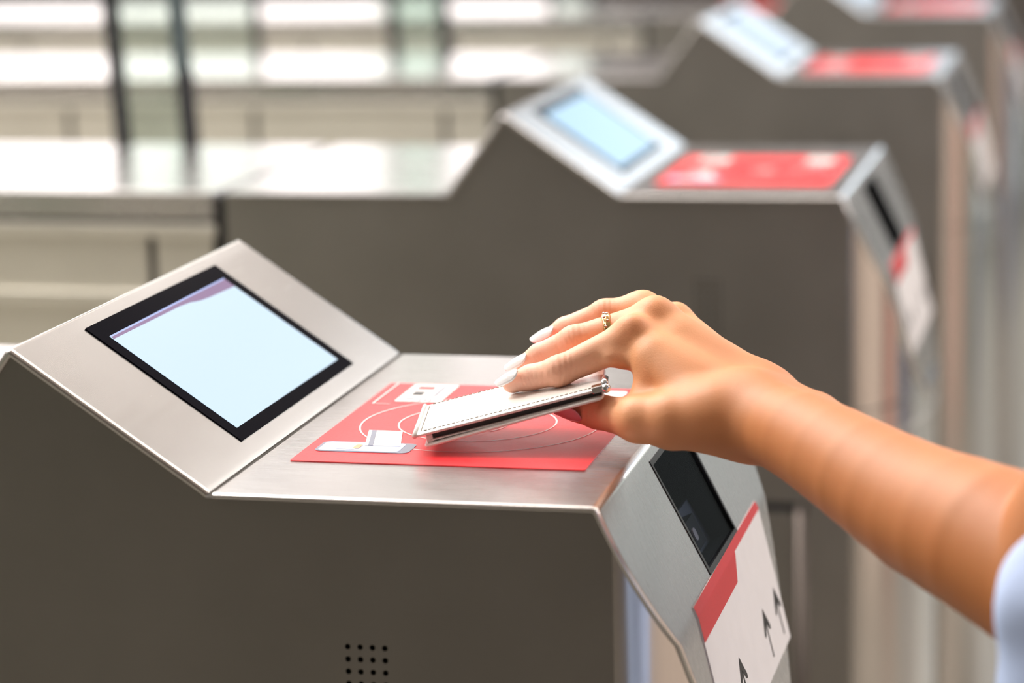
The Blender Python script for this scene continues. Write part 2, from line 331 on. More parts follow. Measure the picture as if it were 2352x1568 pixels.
def build_gate():
    g = bpy.data.objects.new('ticket_gate', None); C.objects.link(g); g.location = (0, 0, FLOOR)
    up_ = bpy.data.objects.new('tmp', None)
    parts = []
    def P(o): parts.append(o); return o
    # --- body: extruded plan with a rounded front, cut by the two sloping planes
    y0, y1 = .0018, W - .0018
    plan = [(-.418, y1), (-.418, y0), (FX, y0)]
    for i in range(1, 32):
        t = -math.cos(math.pi * i / 32); yy = W / 2 + t * (W / 2 - .0018); plan.append((max(FX, FX + FB * (1 - t * t) ** FP - .0020), yy))
    plan.append((FX, y1))
    bm = bmesh.new(); base = [bm.verts.new((x, yy, FLOOR)) for x, yy in plan]; f = bm.faces.new(base)
    r = bmesh.ops.extrude_face_region(bm, geom=[f]); bmesh.ops.translate(bm, verts=[v for v in r['geom'] if isinstance(v, bmesh.types.BMVert)], vec=(0, 0, -FLOOR - .003))
    bmesh.ops.recalc_face_normals(bm, faces=bm.faces)
    for co, no in ((on_f1(0, 0, -.003), (N1[0], 0, N1[1])), (on_f2(0, 0, -.0025), (N2[0], 0, N2[1]))):
        gm = list(bm.verts) + list(bm.edges) + list(bm.faces)
        r = bmesh.ops.bisect_plane(bm, geom=gm, plane_co=co, plane_no=no, clear_outer=True)
        es = [e for e in bm.edges if len(e.link_faces) == 1]
        bmesh.ops.holes_fill(bm, edges=es)
    # wedge under the display
    q = [(P0X + .003, -.003), (PX, PZ - .0045), (-.004, -.003)]
    vs = [bm.verts.new((x, y0, z)) for x, z in q] + [bm.verts.new((x, y1, z)) for x, z in q]
    for fc in ((0, 1, 2), (5, 4, 3), (0, 3, 4, 1), (1, 4, 5, 2), (2, 5, 3, 0)): bm.faces.new([vs[i] for i in fc])
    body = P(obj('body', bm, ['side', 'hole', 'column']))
    # cutters: speaker holes, reader pocket
    bm = bmesh.new()
    for i in range(4):
        for j in range(8):
            r = bmesh.ops.create_cone(bm, cap_ends=True, segments=14, radius1=.0017, radius2=.0017, depth=.012)
            bmesh.ops.rotate(bm, verts=r['verts'], matrix=Matrix.Rotation(math.pi / 2, 3, 'X'))
            bmesh.ops.translate(bm, verts=r['verts'], vec=(.0772 + i * .0073, .001, -.0872 - j * .0073))
    c1 = obj('cut', bm, ['hole', 'hole']); 
    for p in c1.data.polygons: p.material_index = 1
    WIN = [(.0120, .142), (.0120, .244), (.0868, .2535), (.0853, .1555)]
    def grow(k): 
        cx = sum(p[0] for p in WIN) / 4; cy = sum(p[1] for p in WIN) / 4
        return [(p[0] + math.copysign(k, p[0] - cx), p[1] + math.copysign(k, p[1] - cy)) for p in WIN]
    c2 = prism('cut', grow(-.001), on_f1, .06, ['module', 'module'], base=-.035)
    for p in c2.data.polygons: p.material_index = 1
    bake(body, [('BOOLEAN', dict(operation='DIFFERENCE', object=c1, solver='EXACT')), ('BOOLEAN', dict(operation='DIFFERENCE', object=c2, solver='EXACT'))])
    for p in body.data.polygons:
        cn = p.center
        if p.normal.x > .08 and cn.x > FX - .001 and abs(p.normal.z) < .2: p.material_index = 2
    autosmooth(body, 25)
    # --- folded cover sheets
    def arc(p0, p1, p2, r, n=6):
        """round the corner p1 of a profile"""
        a_, b_, c_ = V(p0), V(p1), V(p2); u = (a_ - b_).normalized(); v = (c_ - b_).normalized()
        half = math.acos(max(-1, min(1, u.dot(v)))) / 2; d = r / math.tan(half); mid = (u + v).normalized() * (r / math.sin(half)) + b_
        s0 = (b_ + u * d) - mid; s1 = (b_ + v * d) - mid; out = []
        for i in range(n + 1):
            q = s0.lerp(s1, i / n).normalized() * r + mid; out.append((q.x, q.y))
        return out
    def sheet(name, rows, th, mat, ny=10, bent=()):
        """rows: (x, z, inset). folded sheet of thickness th hung below the profile, both long edges rolled round"""
        n = len(rows); vs = []; ring_n = None; kind = []
        for i, (x, z, t) in enumerate(rows):
            a = rows[max(0, i - 1)]; b = rows[min(n - 1, i + 1)]
            tv = V((b[0] - a[0], b[1] - a[1])).normalized(); nx, nz = -tv.y, tv.x
            lo_, hi_ = -.0008 + t, W + .0008 - t; hw = (hi_ - lo_) / 2; r = min(th / 2, hw * .45); sup = min(.004, hw * .8)
            ys = [lo_ + r + (hi_ - lo_ - 2 * r) * 0, lo_ + sup] + [lo_ + sup + (hi_ - lo_ - 2 * sup) * j / ny for j in range(1, ny)] + [hi_ - sup, hi_ - r]
            cs = [(yy, 0.) for yy in ys]; kk = ['f'] * (len(ys) - 1)
            for j in range(1, 6): q = math.pi / 2 - math.pi * j / 6; cs.append((hi_ - r + r * math.cos(q), -th / 2 + th / 2 * math.sin(q)))
            kk += ['e'] * 6
            cs += [(hi_ - r, -th), (lo_ + r, -th)]; kk += ['f']
            for j in range(1, 6): q = -math.pi / 2 - math.pi * j / 6; cs.append((lo_ + r + r * math.cos(q), -th / 2 + th / 2 * math.sin(q)))
            kk += ['e'] * 6
            kind = kk; ring_n = len(cs)
            vs += [(x + nx * h, yy, z + nz * h) for yy, h in cs]
        fs = []; mi = []
        for i in range(n - 1):
            for j in range(ring_n):
                j2 = (j + 1) % ring_n; fs.append((i * ring_n + j, i * ring_n + j2, (i + 1) * ring_n + j2, (i + 1) * ring_n + j)); mi.append(1 if kind[j] == 'e' or i in bent else 0)
        fs.append(tuple(range(ring_n))[::-1]); fs.append(tuple(range((n - 1) * ring_n, n * ring_n))); mi += [1, 1]
        me = bpy.data.meshes.new(name); me.from_pydata(vs, [], fs); me.update()
        o = link(name, me, mat)
        for p, k in zip(me.polygons, mi): p.material_index = k
        bm = bmesh.new(); bm.from_mesh(me); bmesh.ops.recalc_face_normals(bm, faces=bm.faces); bm.to_mesh(me); bm.free()
        return o
    ba = arc((0, 0), (LX, 0), (CX, CZ), .0050)
    rows = [(.0012, 0, 0), (.0045, 0, 0), (.10, 0, 0), (.212, 0, 0)] + [(x, z, 0) for x, z in ba]
    bent_top = range(3, 3 + len(ba) + 0)
    for i in range(1, 15):
        s = .006 + (L1 - .006) * i / 14; x, _, z = on_f1(s, 0, 0); rows.append((x, z, inset(x)))
    LT = (TX - CX) / E2[0]
    for i in range(1, 25):
        s = LT * (1 - (1 - i / 24) ** 1.6) * .9985; x, _, z = on_f2(s, 0, 0); rows.append((x, z, inset(x)))
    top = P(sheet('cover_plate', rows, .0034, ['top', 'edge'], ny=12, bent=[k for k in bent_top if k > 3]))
    c3 = prism('cut', WIN, on_f1, .03, ['top', 'black'], base=-.015)
    for p in c3.data.polygons: p.material_index = 1
    bake(top, [('BOOLEAN', dict(operation='DIFFERENCE', object=c3, solver='EXACT'))])
    autosmooth(top, 50)
    pk = arc((P0X, 0), (PX, PZ), (0, 0), .0032)
    sp = P(sheet('display_plate', [(P0X, -.002, 0)] + [(x, z, 0) for x, z in pk] + [(PX * .9, PZ * .9, 0), (PX * .5, PZ * .5, 0), (-.0045, .0033, 0), (-.0012, .0006, 0)], .0046, ['plate', 'edge'], ny=2, bent=range(1, len(pk)))); autosmooth(sp, 50)
    for c in (c1, c2, c3): bpy.data.objects.remove(c)
    # --- display
    bz = P(prism('display_bezel', rrect(.0148, .1325, .090, .322, .0006, 2), on_plate, .0012, 'bezel', base=-.0004))
    scn = prism('screen', rrect(.0238, .1200, .102, .3085, .0004, 2), on_plate, .0003, 'screen', bz, base=.0008)
    pts = [(.1188, .1025), (.1188, .308), (.1105, .308), (.1118, .262), (.1128, .246), (.1150, .232), (.1160, .215), (.1168, .1025)]
    prism('screen_header', pts, on_plate, .0002, 'screenhead', bz, base=.0011)
    prism('screen_line', [(.1190, .1025), (.1200, .1025), (.1200, .308), (.1190, .308)], on_plate, .0002, 'screenline', bz, base=.0011)
    # --- red reader sticker with its print
    st = P(prism('reader_sticker', rrect(.0208, .2000, .0800, .3000, .0015, 3), on_top, .0007, 'red', base=.0))
    def ring(cx, cy, r, wd, n=72, a0=0, a1=360):
        vs = []; fs = []
        for i in range(n + 1):
            t = math.radians(a0 + (a1 - a0) * i / n)
            for rr in (r - wd / 2, r + wd / 2): vs.append((cx + rr * math.cos(t), cy + rr * math.sin(t), .0009))
        for i in range(n): fs.append((2 * i, 2 * i + 1, 2 * i + 3, 2 * i + 2))
        return mesh('printed_ring', vs, fs, 'print_l', st)
    ring(.1110, .188, .0755, .0010, a0=0); ring(.1085, .190, .0495, .0010)
    for k in range(4): ring(.098, .187, .012 + .006 * k, .0016, 14, -38, 38).name = 'printed_wave'
    def pr(name, pts, mat, h=.0009): return prism(name, pts, on_top, .0001, mat, st, base=h)
    pr('printed_phone', rrect(.0275, .0865, .1045, .1300, .005, 4), 'print_grey'); pr('printed_phone_screen', rrect(.0295, .0800, .1062, .1283, .0035, 4), 'print_blue', .00105)
    pr('printed_phone_icon', rrect(.040, .052, .110, .124, .001, 2), 'print_w', .0012); pr('printed_phone_icon', rrect(.050, .054, .112, .122, .001, 2), 'print_or', .00125)
    pr('printed_card', [(.0553, .1208), (.0779, .1204), (.0682, .1600), (.0464, .1605)], 'print_w', .0012)
    pr('printed_card_stripe', [(.0575, .1208), (.0605, .1208), (.0515, .1604), (.0485, .1604)], 'print_grey', .00135)
    pr('printed_ticket', rrect(.0385, .0695, .2440, .2978, .002, 3), 'print_w')
    pr('printed_ticket_mark', [(.044, .251), (.050, .251), (.050, .255), (.044, .255)], 'print_grey', .00105)
    for k in range(3): pr('printed_ticket_mark', [(.054 + k * .0035, .247), (.0555 + k * .0035, .247), (.0555 + k * .0035, .252), (.054 + k * .0035, .252)], 'print_grey', .00105)
    pr('printed_ticket_mark', [(.045, .264), (.052, .264), (.052, .274), (.045, .274)], 'ink', .00105)
    pr('printed_ticket_mark', [(.044, .282), (.055, .282), (.055, .290), (.044, .290)], 'red2', .00105)
    pr('printed_ticket_mark', [(.060, .262), (.062, .262), (.062, .292), (.060, .292)], 'print_grey', .00105)
    pr('printed_line', [(.026, .236), (.027, .236), (.027, .300), (.026, .300)], 'print_l'); pr('printed_line', [(.027, .236), (.038, .236), (.038, .2368), (.027, .2368)], 'print_l')
    pr('printed_slip', rrect(.155, .185, .246, .292, .003, 3), 'print_w'); pr('printed_dash', rrect(.160, .170, .211, .216, .001, 2), 'print_w')
    pr('printed_dash', rrect(.166, .1755, .222, .226, .001, 2), 'print_blue')
    # --- recessed reader window
    def quadring(a, b, F, h0, h1, name, mat):
        n = len(a); vs = [F(s, yy, h1) for s, yy in a] + [F(s, yy, h1) for s, yy in b] + [F(s, yy, h0) for s, yy in a] + [F(s, yy, h0) for s, yy in b]
        fs = []
        for i in range(n):
            j = (i + 1) % n; fs += [(i, j, n + j, n + i), (2 * n + i, 3 * n + i, 3 * n + j, 2 * n + j), (i, 2 * n + i, 2 * n + j, j), (n + i, n + j, 3 * n + j, 3 * n + i)]
        return mesh(name, vs, fs, mat)
    rw = P(quadring(WIN, grow(-.0035), on_f1, -.004, .0005, 'reader_window_frame', 'black'))
    prism('reader_glass', grow(-.0034), on_f1, .0008, 'rglass', rw, base=-.0018)
    md = prism('pocket_floor', grow(-.0034)[2:] + [(.056, .154), (.056, .246)], on_f1, .002, 'module', rw, base=-.020)
    prism('scanner_module', [(.060, .182), (.060, .214), (.080, .216), (.080, .184)], on_f1, .008, 'black', rw, base=-.018)
    prism('scanner_lens', rrect(.066, .074, .192, .200, .003, 3), on_f1, .001, 'white', rw, base=-.010)
    # --- white direction sticker, folded over the crease
    bm = bmesh.new()
    def yb(z): return 0
    sa = [(.0895, 0), (L1, 0)]
    SY0, SY1 = .085, .333
    prof = [(on_f1(.0895, 0, .0006)), (on_f1(L1 - .0008, 0, .0006)), (on_f2(.0008, 0, .0006)), (on_f2(.0900, 0, .0006))]
    vs = []; 
    for (x, _, z) in prof:
        vs += [(x, SY0, z), (x, SY1 - .0005, z)]
    vs += [(x - .0006 * N2[0], yy, z - .0006 * N2[1]) for x, yy, z in vs]
    fs = []
    for i in range(3):
        a = 2 * i; fs += [(a, a + 1, a + 3, a + 2), (a + 8, a + 10, a + 11, a + 9), (a, a + 2, a + 10, a + 8), (a + 1, a + 9, a + 11, a + 3)]
    fs += [(0, 8, 9, 1), (6, 7, 15, 14)]
    ds = P(mesh('direction_sticker', vs, fs, 'white'))
    h = .0008
    q = [on_f1(.0893, SY0, h), on_f1(.0893, SY1 - .003, h), on_f1(.0906, SY1, h), on_f1(L1 - .0006, SY1, h), on_f1(L1 - .0006, SY0, h)]
    vs = q + [on_f2(.0006, SY0, h), on_f2(.0006, .226, h), on_f2(.0155, .212, h), on_f2(.0155, SY0, h)]
    mesh('red_band', vs, [(0, 1, 2, 3, 4)], 'red2', ds)
    mesh('red_band', [vs[4], on_f1(L1 - .0006, .226, h), vs[6], vs[5]], [(0, 1, 2, 3)], 'red2', ds)
    mesh('red_band', vs[5:9], [(0, 1, 2, 3)], 'red2', ds)
    def arrow(yy, s0):
        vs = []; fs = []
        def poly(p):
            b = len(vs); vs.extend([on_f2(s0 + a, yy + c, .0008) for a, c in p]); fs.append(tuple(range(b, b + len(p))))
        poly([(0, 0), (.0145, -.0118), (.0172, -.0112), (.0160, -.0070), (.0105, -.0014)])
        poly([(0, 0), (.0105, .0014), (.0160, .0070), (.0172, .0112), (.0145, .0118)])
        poly([(0, 0), (.0105, -.0014), (.0105, .0014)])
        poly([(.009, -.0015), (.0330, -.0015), (.0330, .0015), (.009, .0015)])
        return mesh('arrow', vs, fs, 'ink', ds)
    for yy in (.3145, .2645, .1625, .1125): arrow(yy, .0492)
    # --- seams, band and rib of the pillar
    def band(z0, z1, off, name, mat):
        n = 30; pl = [(-.40, y0 - off), (FX, y0 - off)]
        for i in range(1, n):
            t = -math.cos(math.pi * i / n); yy = W / 2 + t * (W / 2 - .0012); pl.append((front_x(yy) - .0012 + off, yy))
        pl += [(FX, y1 + off), (-.40, y1 + off)]
        return prism_plan(name, pl, z0, z1, mat)
    def prism_plan(name, pl, z0, z1, mat):
        n = len(pl); vs = [(a, b, z0) for a, b in pl] + [(a, b, z1) for a, b in pl]
        fs = [tuple(range(n))[::-1], tuple(range(n, 2 * n))] + [(i, (i + 1) % n, (i + 1) % n + n, i + n) for i in range(n)]
        o = mesh(name, vs, fs, mat); autosmooth(o, 25); return o
    def half(z0, z1, off, name, mat):       # only the rounded front
        n = 30; pl = []
        for i in range(n + 1):
            t = -math.cos(math.pi * i / n); yy = W / 2 + t * (W / 2 - .0012); pl.append((front_x(yy) - .0012 + off, yy))
        return prism_plan(name, pl, z0, z1, mat)
    P(half(-.2492, -.2480, .0006, 'seam', 'edge')); P(half(-.2490, -.2475, .0003, 'seam', 'side')); P(half(-.2178, -.2168, .0002, 'seam', 'black'))
    lp = P(boxo('access_panel', (-.40, -.0010, -.96), (.170, .004, -.322), 'side', None, .0006))
    P(boxo('panel_gap', (-.41, .0006, -.322), (.188, .004, -.3125), 'black'))
    bm = bmesh.new(); r = bmesh.ops.create_cone(bm, cap_ends=True, segments=20, radius1=.0065, radius2=.0065, depth=.64); bmesh.ops.translate(bm, verts=r['verts'], vec=(.1805, .0045, -.640))
    r = bmesh.ops.create_uvsphere(bm, u_segments=20, v_segments=10, radius=.0065); bmesh.ops.translate(bm, verts=r['verts'], vec=(.1805, .0045, -.320))
    P(obj('hinge_tube', bm, 'tube', None, True))
    # --- rear housing
    XR = -2.05
    P(boxo('rear_core', (XR + .02, .013, FLOOR), (-.431, W - .013, -.004), 'black'))
    P(boxo('joint_strip', (-.431, .006, FLOOR), (-.418, W - .006, -.006), 'black'))
    P(boxo('rear_cover', (XR, -.0010, -.0300), (-.4295, W + .001, .0), 'top', None, .0018))
    ft = P(boxo('rear_cover', (-.4165, -.0005, -.0030), (P0X - .002, W + .0005, .0), 'top', None, .0010))
    for yy, sgn in ((0, 1), (W, -1)):
        def yr(a, b): return (yy + sgn * a, yy + sgn * b) if sgn > 0 else (yy + sgn * b, yy + sgn * a)
        a = yr(0, .014)
        P(boxo('upper_rail', (XR, a[0], -.0490), (-.4295, a[1], -.0350), 'rear', None, .0014))
        P(boxo('middle_rail', (XR, a[0], -.1245), (-.4295, a[1], -.1080), 'rear', None, .0014))
        b = yr(.006, .014); xs = [-.4295, -.503, -.80, -1.10, -1.40, -1.70, XR]
        for i in range(len(xs) - 1):
            P(boxo('side_panel', (xs[i + 1] + .0045, b[0], -.108), (xs[i] - .0045, b[1], -.049), 'rear', None, .001))
            P(boxo('lower_panel', (xs[i + 1] + .0045, b[0], -.96), (xs[i] - .0045, b[1], -.1245), 'rear', None, .001))
    # --- glass flaps on the far side
    for x0, x1, lab in ((-.700, -.603, 1), (-1.075, -.935, 0)):
        bm = bmesh.new(); vs = []
        lean = -.045
        def gx(x, z): return x + lean * z
        za, zb = -.45, .62; ya, yb_ = W + .012, W + .020
        co = [(gx(x0, za), za), (gx(x1, za), za), (gx(x1, zb), zb), (gx(x0, zb), zb)]
        vv = [(x, ya, z) for x, z in co] + [(x, yb_, z) for x, z in co]
        fs = [(0, 1, 2, 3), (7, 6, 5, 4), (0, 4, 5, 1), (1, 5, 6, 2), (2, 6, 7, 3), (3, 7, 4, 0)]
        gf = P(mesh('glass_flap', vv, fs, 'glass'))
        def strip(x, wd, z0, z1, name, mat, dx=0):
            c = [(gx(x, z0), z0), (gx(x, z0) + wd, z0), (gx(x, z1) + wd + dx, z1), (gx(x, z1) + dx, z1)]
            v2 = [(a, ya - .006, z) for a, z in c] + [(a, yb_ + .006, z) for a, z in c]
            mesh(name, v2, fs, mat, gf)
        if lab: strip(x0, .014, za, zb, 'edge_seal', 'seal'); strip(x1 - .012, .016, za, .085, 'hinge_bracket', 'seal'); strip(x1 - .014, .016, .085, zb, 'edge_trim', 'bracket')
        else: strip(x1, .010, za, zb, 'edge_seal', 'seal')
        boxo('clamp', (gx(x0, 0) + .02, W - .004, -.40), (gx(x0, 0) + .06, W + .012, -.36), 'bracket', gf)
    for o in parts:
        o.parent = g; o.location = (o.location[0], o.location[1], o.location[2] - FLOOR)
    return g

def copy_tree(o, parent=None):
    c = o.copy(); C.objects.link(c)
    if parent: c.parent = parent
    for ch in o.children: copy_tree(ch, c)
    return c
gate = build_gate()
gates = [gate] + [copy_tree(gate) for _ in range(3)]
labs = ['brushed steel ticket gate in front, sharp, under the hand and white card wallet',
        'first blurred steel ticket gate behind the sharp one, with small pale blue screen',
        'second blurred steel ticket gate behind the sharp one, pale display near the top edge',
        'farthest steel ticket gate, blurred and cut off by the top edge of the photo']
for i, g_ in enumerate(gates):
    g_.location = (0, PITCH * i, FLOOR); tag(g_, labs[i], 'ticket gate', 'row of steel ticket gates')
    if i:
        for ch in g_.children:
            for c2 in ch.children:
                if c2.name.startswith('screen'):
                    c2.material_slots[0].link = 'OBJECT'; c2.material_slots[0].material = M['screen2' if i == 1 else 'screen3']
                    if not c2.name.split('.')[0] == 'screen': bpy.data.objects.remove(c2)

o = boxo('rear_label', (-.30, .16, .0002 - FLOOR), (-.13 - .05, .31, .0010 - FLOOR), 'red', gates[3], .0002); o['label'] = 'red label on the far gate'  # red reflection drawn as a thin patch on the rear cover
# ------------------------------------------------------------------ card wallet held over the reader
def wallet():
    e = bpy.data.objects.new('card_wallet', None); C.objects.link(e)
    e.location = (.0916, .102, .0125)
    th = .240; dx = V((.9826 * math.cos(th), .1855 * math.cos(th), math.sin(th))); dy = V((-.1855, .9826, 0)).normalized(); dz = dx.cross(dy).normalized()
    e.matrix_world = Matrix(((dx[0], dy[0], dz[0], .0916), (dx[1], dy[1], dz[1], .102), (dx[2], dy[2], dz[2], .0125), (0, 0, 0, 1)))
    Lw, Ww = .1165, .082
    def flap(name, x0, x1, zt, th_, open_, y0=0.):
        # padded leaf: thin at the rim and slightly domed
        nx, ny = 28, 18; vs = []; fs = []
        for h in (1, 0):
            for i in range(nx + 1):
                for j in range(ny + 1):
                    a, b = i / nx, j / ny; rim = min(1, min(a, 1 - a) * 9) * min(1, min(b, 1 - b) * 7)
                    rr = .004; x = x0 + (x1 - x0) * a; yy = y0 + (Ww - y0) * b
                    # rounded corners
                    cxn = min(max(x, x0 + rr), x1 - rr); cyn = min(max(yy, y0 + rr), Ww - rr); dv = V((x - cxn, yy - cyn))
                    if abs(dv.x) > 1e-9 and abs(dv.y) > 1e-9:
                        k = max(abs(dv.x), abs(dv.y)) / dv.length; x = cxn + dv.x * k; yy = cyn + dv.y * k
                    z = zt + open_ * a * 1.0 + (.0010 * rim ** .5 if h else -th_)
                    vs.append((x, yy, z))
        m_ = ny + 1; S = (nx + 1) * m_
        for i in range(nx):
            for j in range(ny):
                a = i * m_ + j; fs += [(a, a + m_, a + m_ + 1, a + 1), (a + S, a + 1 + S, a + m_ + 1 + S, a + m_ + S)]
            a = i * m_; fs.append((a, a + S, a + m_ + S, a + m_)); a += ny; fs.append((a, a + m_, a + m_ + S, a + S))
        for j in range(ny):
            fs.append((j, j + 1, j + 1 + S, j + S)); a = nx * m_ + j; fs.append((a, a + S, a + 1 + S, a + 1))
        o = mesh(name, vs, fs, 'leather', e); bake(o, [('BEVEL', dict(width=.0005, segments=2, limit_method='ANGLE', angle_limit=.7))]); autosmooth(o, 45); return o
    fl = flap('front_leaf', 0, Lw, 0, .0016, 0); bk = flap('back_leaf', .0045, Lw - .001, -.0072, .0016, .0022, -.002)
    # dark lining between the leaves
    vs = []
    for x, zt, zb in ((.010, -.0017, -.0070), (Lw - .002, -.0017, -.0052)):
        for yy in (.004, Ww - .004): vs += [(x, yy, zt), (x, yy, zb)]
    mesh('lining', vs, [(0, 1, 3, 2), (4, 6, 7, 5), (0, 4, 5, 1), (2, 3, 7, 6), (0, 2, 6, 4), (1, 5, 7, 3)], 'leather_d', e)
    bm = bmesh.new()                                    # card edge and pocket edge seen in the gap
    box(bm, (.009, .0012, -.0058), (Lw - .012, .02, -.0050)); box(bm, (.0065, .002, -.0070), (.0105, .012, -.0022), .0005)
    obj('pocket_edge', bm, 'leather', e)
    # stitching
    bm = bmesh.new(); n = 36
    for i in range(n):
        x = .006 + (Lw - .012) * i / n
        for yy in (.0042, Ww - .0042): box(bm, (x, yy - .00018, .0005), (x + .0020, yy + .00018, .00095))
    for i in range(22):
        yy = .006 + (Ww - .012) * i / 22
        box(bm, (.0040, yy, .0004), (.0044, yy + .0022, .00085))
    o = obj('stitching', bm, 'thread', fl); o['kind'] = 'stuff'
    # piping at the folded end and chrome corner clasp
    bm = bmesh.new(); r = bmesh.ops.create_cone(bm, cap_ends=True, segments=12, radius1=.0016, radius2=.0016, depth=Ww); bmesh.ops.rotate(bm, verts=r['verts'], matrix=Matrix.Rotation(math.pi / 2, 3, 'X')); bmesh.ops.translate(bm, verts=r['verts'], vec=(.0004, Ww / 2, -.0003))
    obj('piping', bm, 'leather', e, True)
    cl = bmesh.new()
    box(cl, (Lw - .0070, -.0010, -.0022), (Lw + .0008, .0075, .0017), .0007)
    co = obj('clasp', cl, 'chrome', e)
    bm = bmesh.new(); r = bmesh.ops.create_uvsphere(bm, u_segments=16, v_segments=10, radius=.0029); bmesh.ops.translate(bm, verts=r['verts'], vec=(Lw + .0015, .0006, -.0008))
    r = bmesh.ops.create_cone(bm, cap_ends=True, segments=14, radius1=.0021, radius2=.0021, depth=.022); bmesh.ops.rotate(bm, verts=r['verts'], matrix=Matrix.Rotation(math.pi / 2 * .96, 3, 'X')); bmesh.ops.translate(bm, verts=r['verts'], vec=(Lw + .0012, .0125, .0010))
    obj('clasp_pin', bm, 'chrome', co, True)
    tag(e, 'white leather card wallet held by the hand over the red reader sticker', 'wallet')
    return e
wallet()

# ------------------------------------------------------------------ person: right arm, hand, shirt
def smin(a, b, k):
    h = np.clip(.5 + .5 * (b - a) / k, 0, 1); return b * (1 - h) + a * h - k * h * (1 - h)
def cone_sdf(G, a, b, r1, r2, sq=None):
    a = np.array(a, np.float32); b = np.array(b, np.float32); ba = b - a
    pa = G - a; t = np.clip((pa @ ba) / (ba @ ba), 0, 1)
    d = pa - t[..., None] * ba
    return np.sqrt((d * d).sum(-1)) - (r1 + (r2 - r1) * t)
def surface_nets(F, org, h):
    s = F < 0; nx, ny, nz = F.shape
    cnt = np.zeros((nx - 1, ny - 1, nz - 1), np.float32); acc = np.zeros((nx - 1, ny - 1, nz - 1, 3), np.float32)
    cor = [(i, j, k) for i in (0, 1) for j in (0, 1) for k in (0, 1)]
    sl = lambda A, c: A[c[0]:nx - 1 + c[0], c[1]:ny - 1 + c[1], c[2]:nz - 1 + c[2]]
    for a in cor:
        for ax in range(3):
            if a[ax]: continue
            b = list(a); b[ax] = 1; b = tuple(b)
            fa, fb = sl(F, a), sl(F, b); mk = (fa < 0) != (fb < 0)
            t = np.where(mk, fa / np.where(mk, fa - fb, 1), 0)
            cnt += mk
            for c in range(3): acc[..., c] += np.where(mk, a[c] + (t if c == ax else 0), 0)
    act = cnt > 0; idx = -np.ones(act.shape, np.int64); ii = np.argwhere(act); idx[act] = np.arange(len(ii))
    P_ = (ii + acc[act] / cnt[act][:, None]) * h + np.array(org); faces = []
    for ax in range(3):
        o1, o2 = [(1, 2), (2, 0), (0, 1)][ax]
        n = [nx, ny, nz]; sa = [slice(1, n[0] - 1), slice(1, n[1] - 1), slice(1, n[2] - 1)]; sa[ax] = slice(0, n[ax] - 1)
        sb = list(sa); sb[ax] = slice(1, n[ax]); A, B = s[tuple(sa)], s[tuple(sb)]
        for mk, flip in ((A & ~B, False), (~A & B, True)):
            q = np.argwhere(mk) + np.array([x.start for x in sa])
            if not len(q): continue
            def at(d1, d2):
                c = q.copy(); c[:, o1] -= d1; c[:, o2] -= d2; return idx[c[:, 0], c[:, 1], c[:, 2]]
            f = np.stack([at(1, 1), at(0, 1), at(0, 0), at(1, 0)], 1); faces.append(f[:, ::-1] if flip else f)
    return P_, np.concatenate(faces)
def build_sdf(name, field, lo, hi, h, mat, parent, smooth_it=3):
    lo = np.array(lo); n = np.ceil((np.array(hi) - lo) / h).astype(int) + 1
    ax = [lo[i] + h * np.arange(n[i]) for i in range(3)]
    G = np.stack(np.meshgrid(*ax, indexing='ij'), -1).astype(np.float32)
    P_, Fc = surface_nets(field(G), lo, h)
    for _ in range(smooth_it):
        s_ = np.zeros_like(P_); c_ = np.zeros(len(P_))
        for i in range(4):
            a, b = Fc[:, i], Fc[:, (i + 1) % 4]
            for c in range(3): s_[:, c] += np.bincount(a, P_[b, c], len(P_)) + np.bincount(b, P_[a, c], len(P_))
            c_ += np.bincount(a, minlength=len(P_)) + np.bincount(b, minlength=len(P_))
        P_ = P_ * .5 + .5 * s_ / np.maximum(c_, 1)[:, None]
    me = bpy.data.meshes.new(name); me.vertices.add(len(P_)); me.vertices.foreach_set('co', P_.astype(np.float32).ravel())
    me.loops.add(len(Fc) * 4); me.loops.foreach_set('vertex_index', Fc.astype(np.int32).ravel())
    me.polygons.add(len(Fc)); me.polygons.foreach_set('loop_start', np.arange(0, len(Fc) * 4, 4, dtype=np.int32))
    me.update(calc_edges=True); me.validate()
    return link(name, me, mat, parent, True)

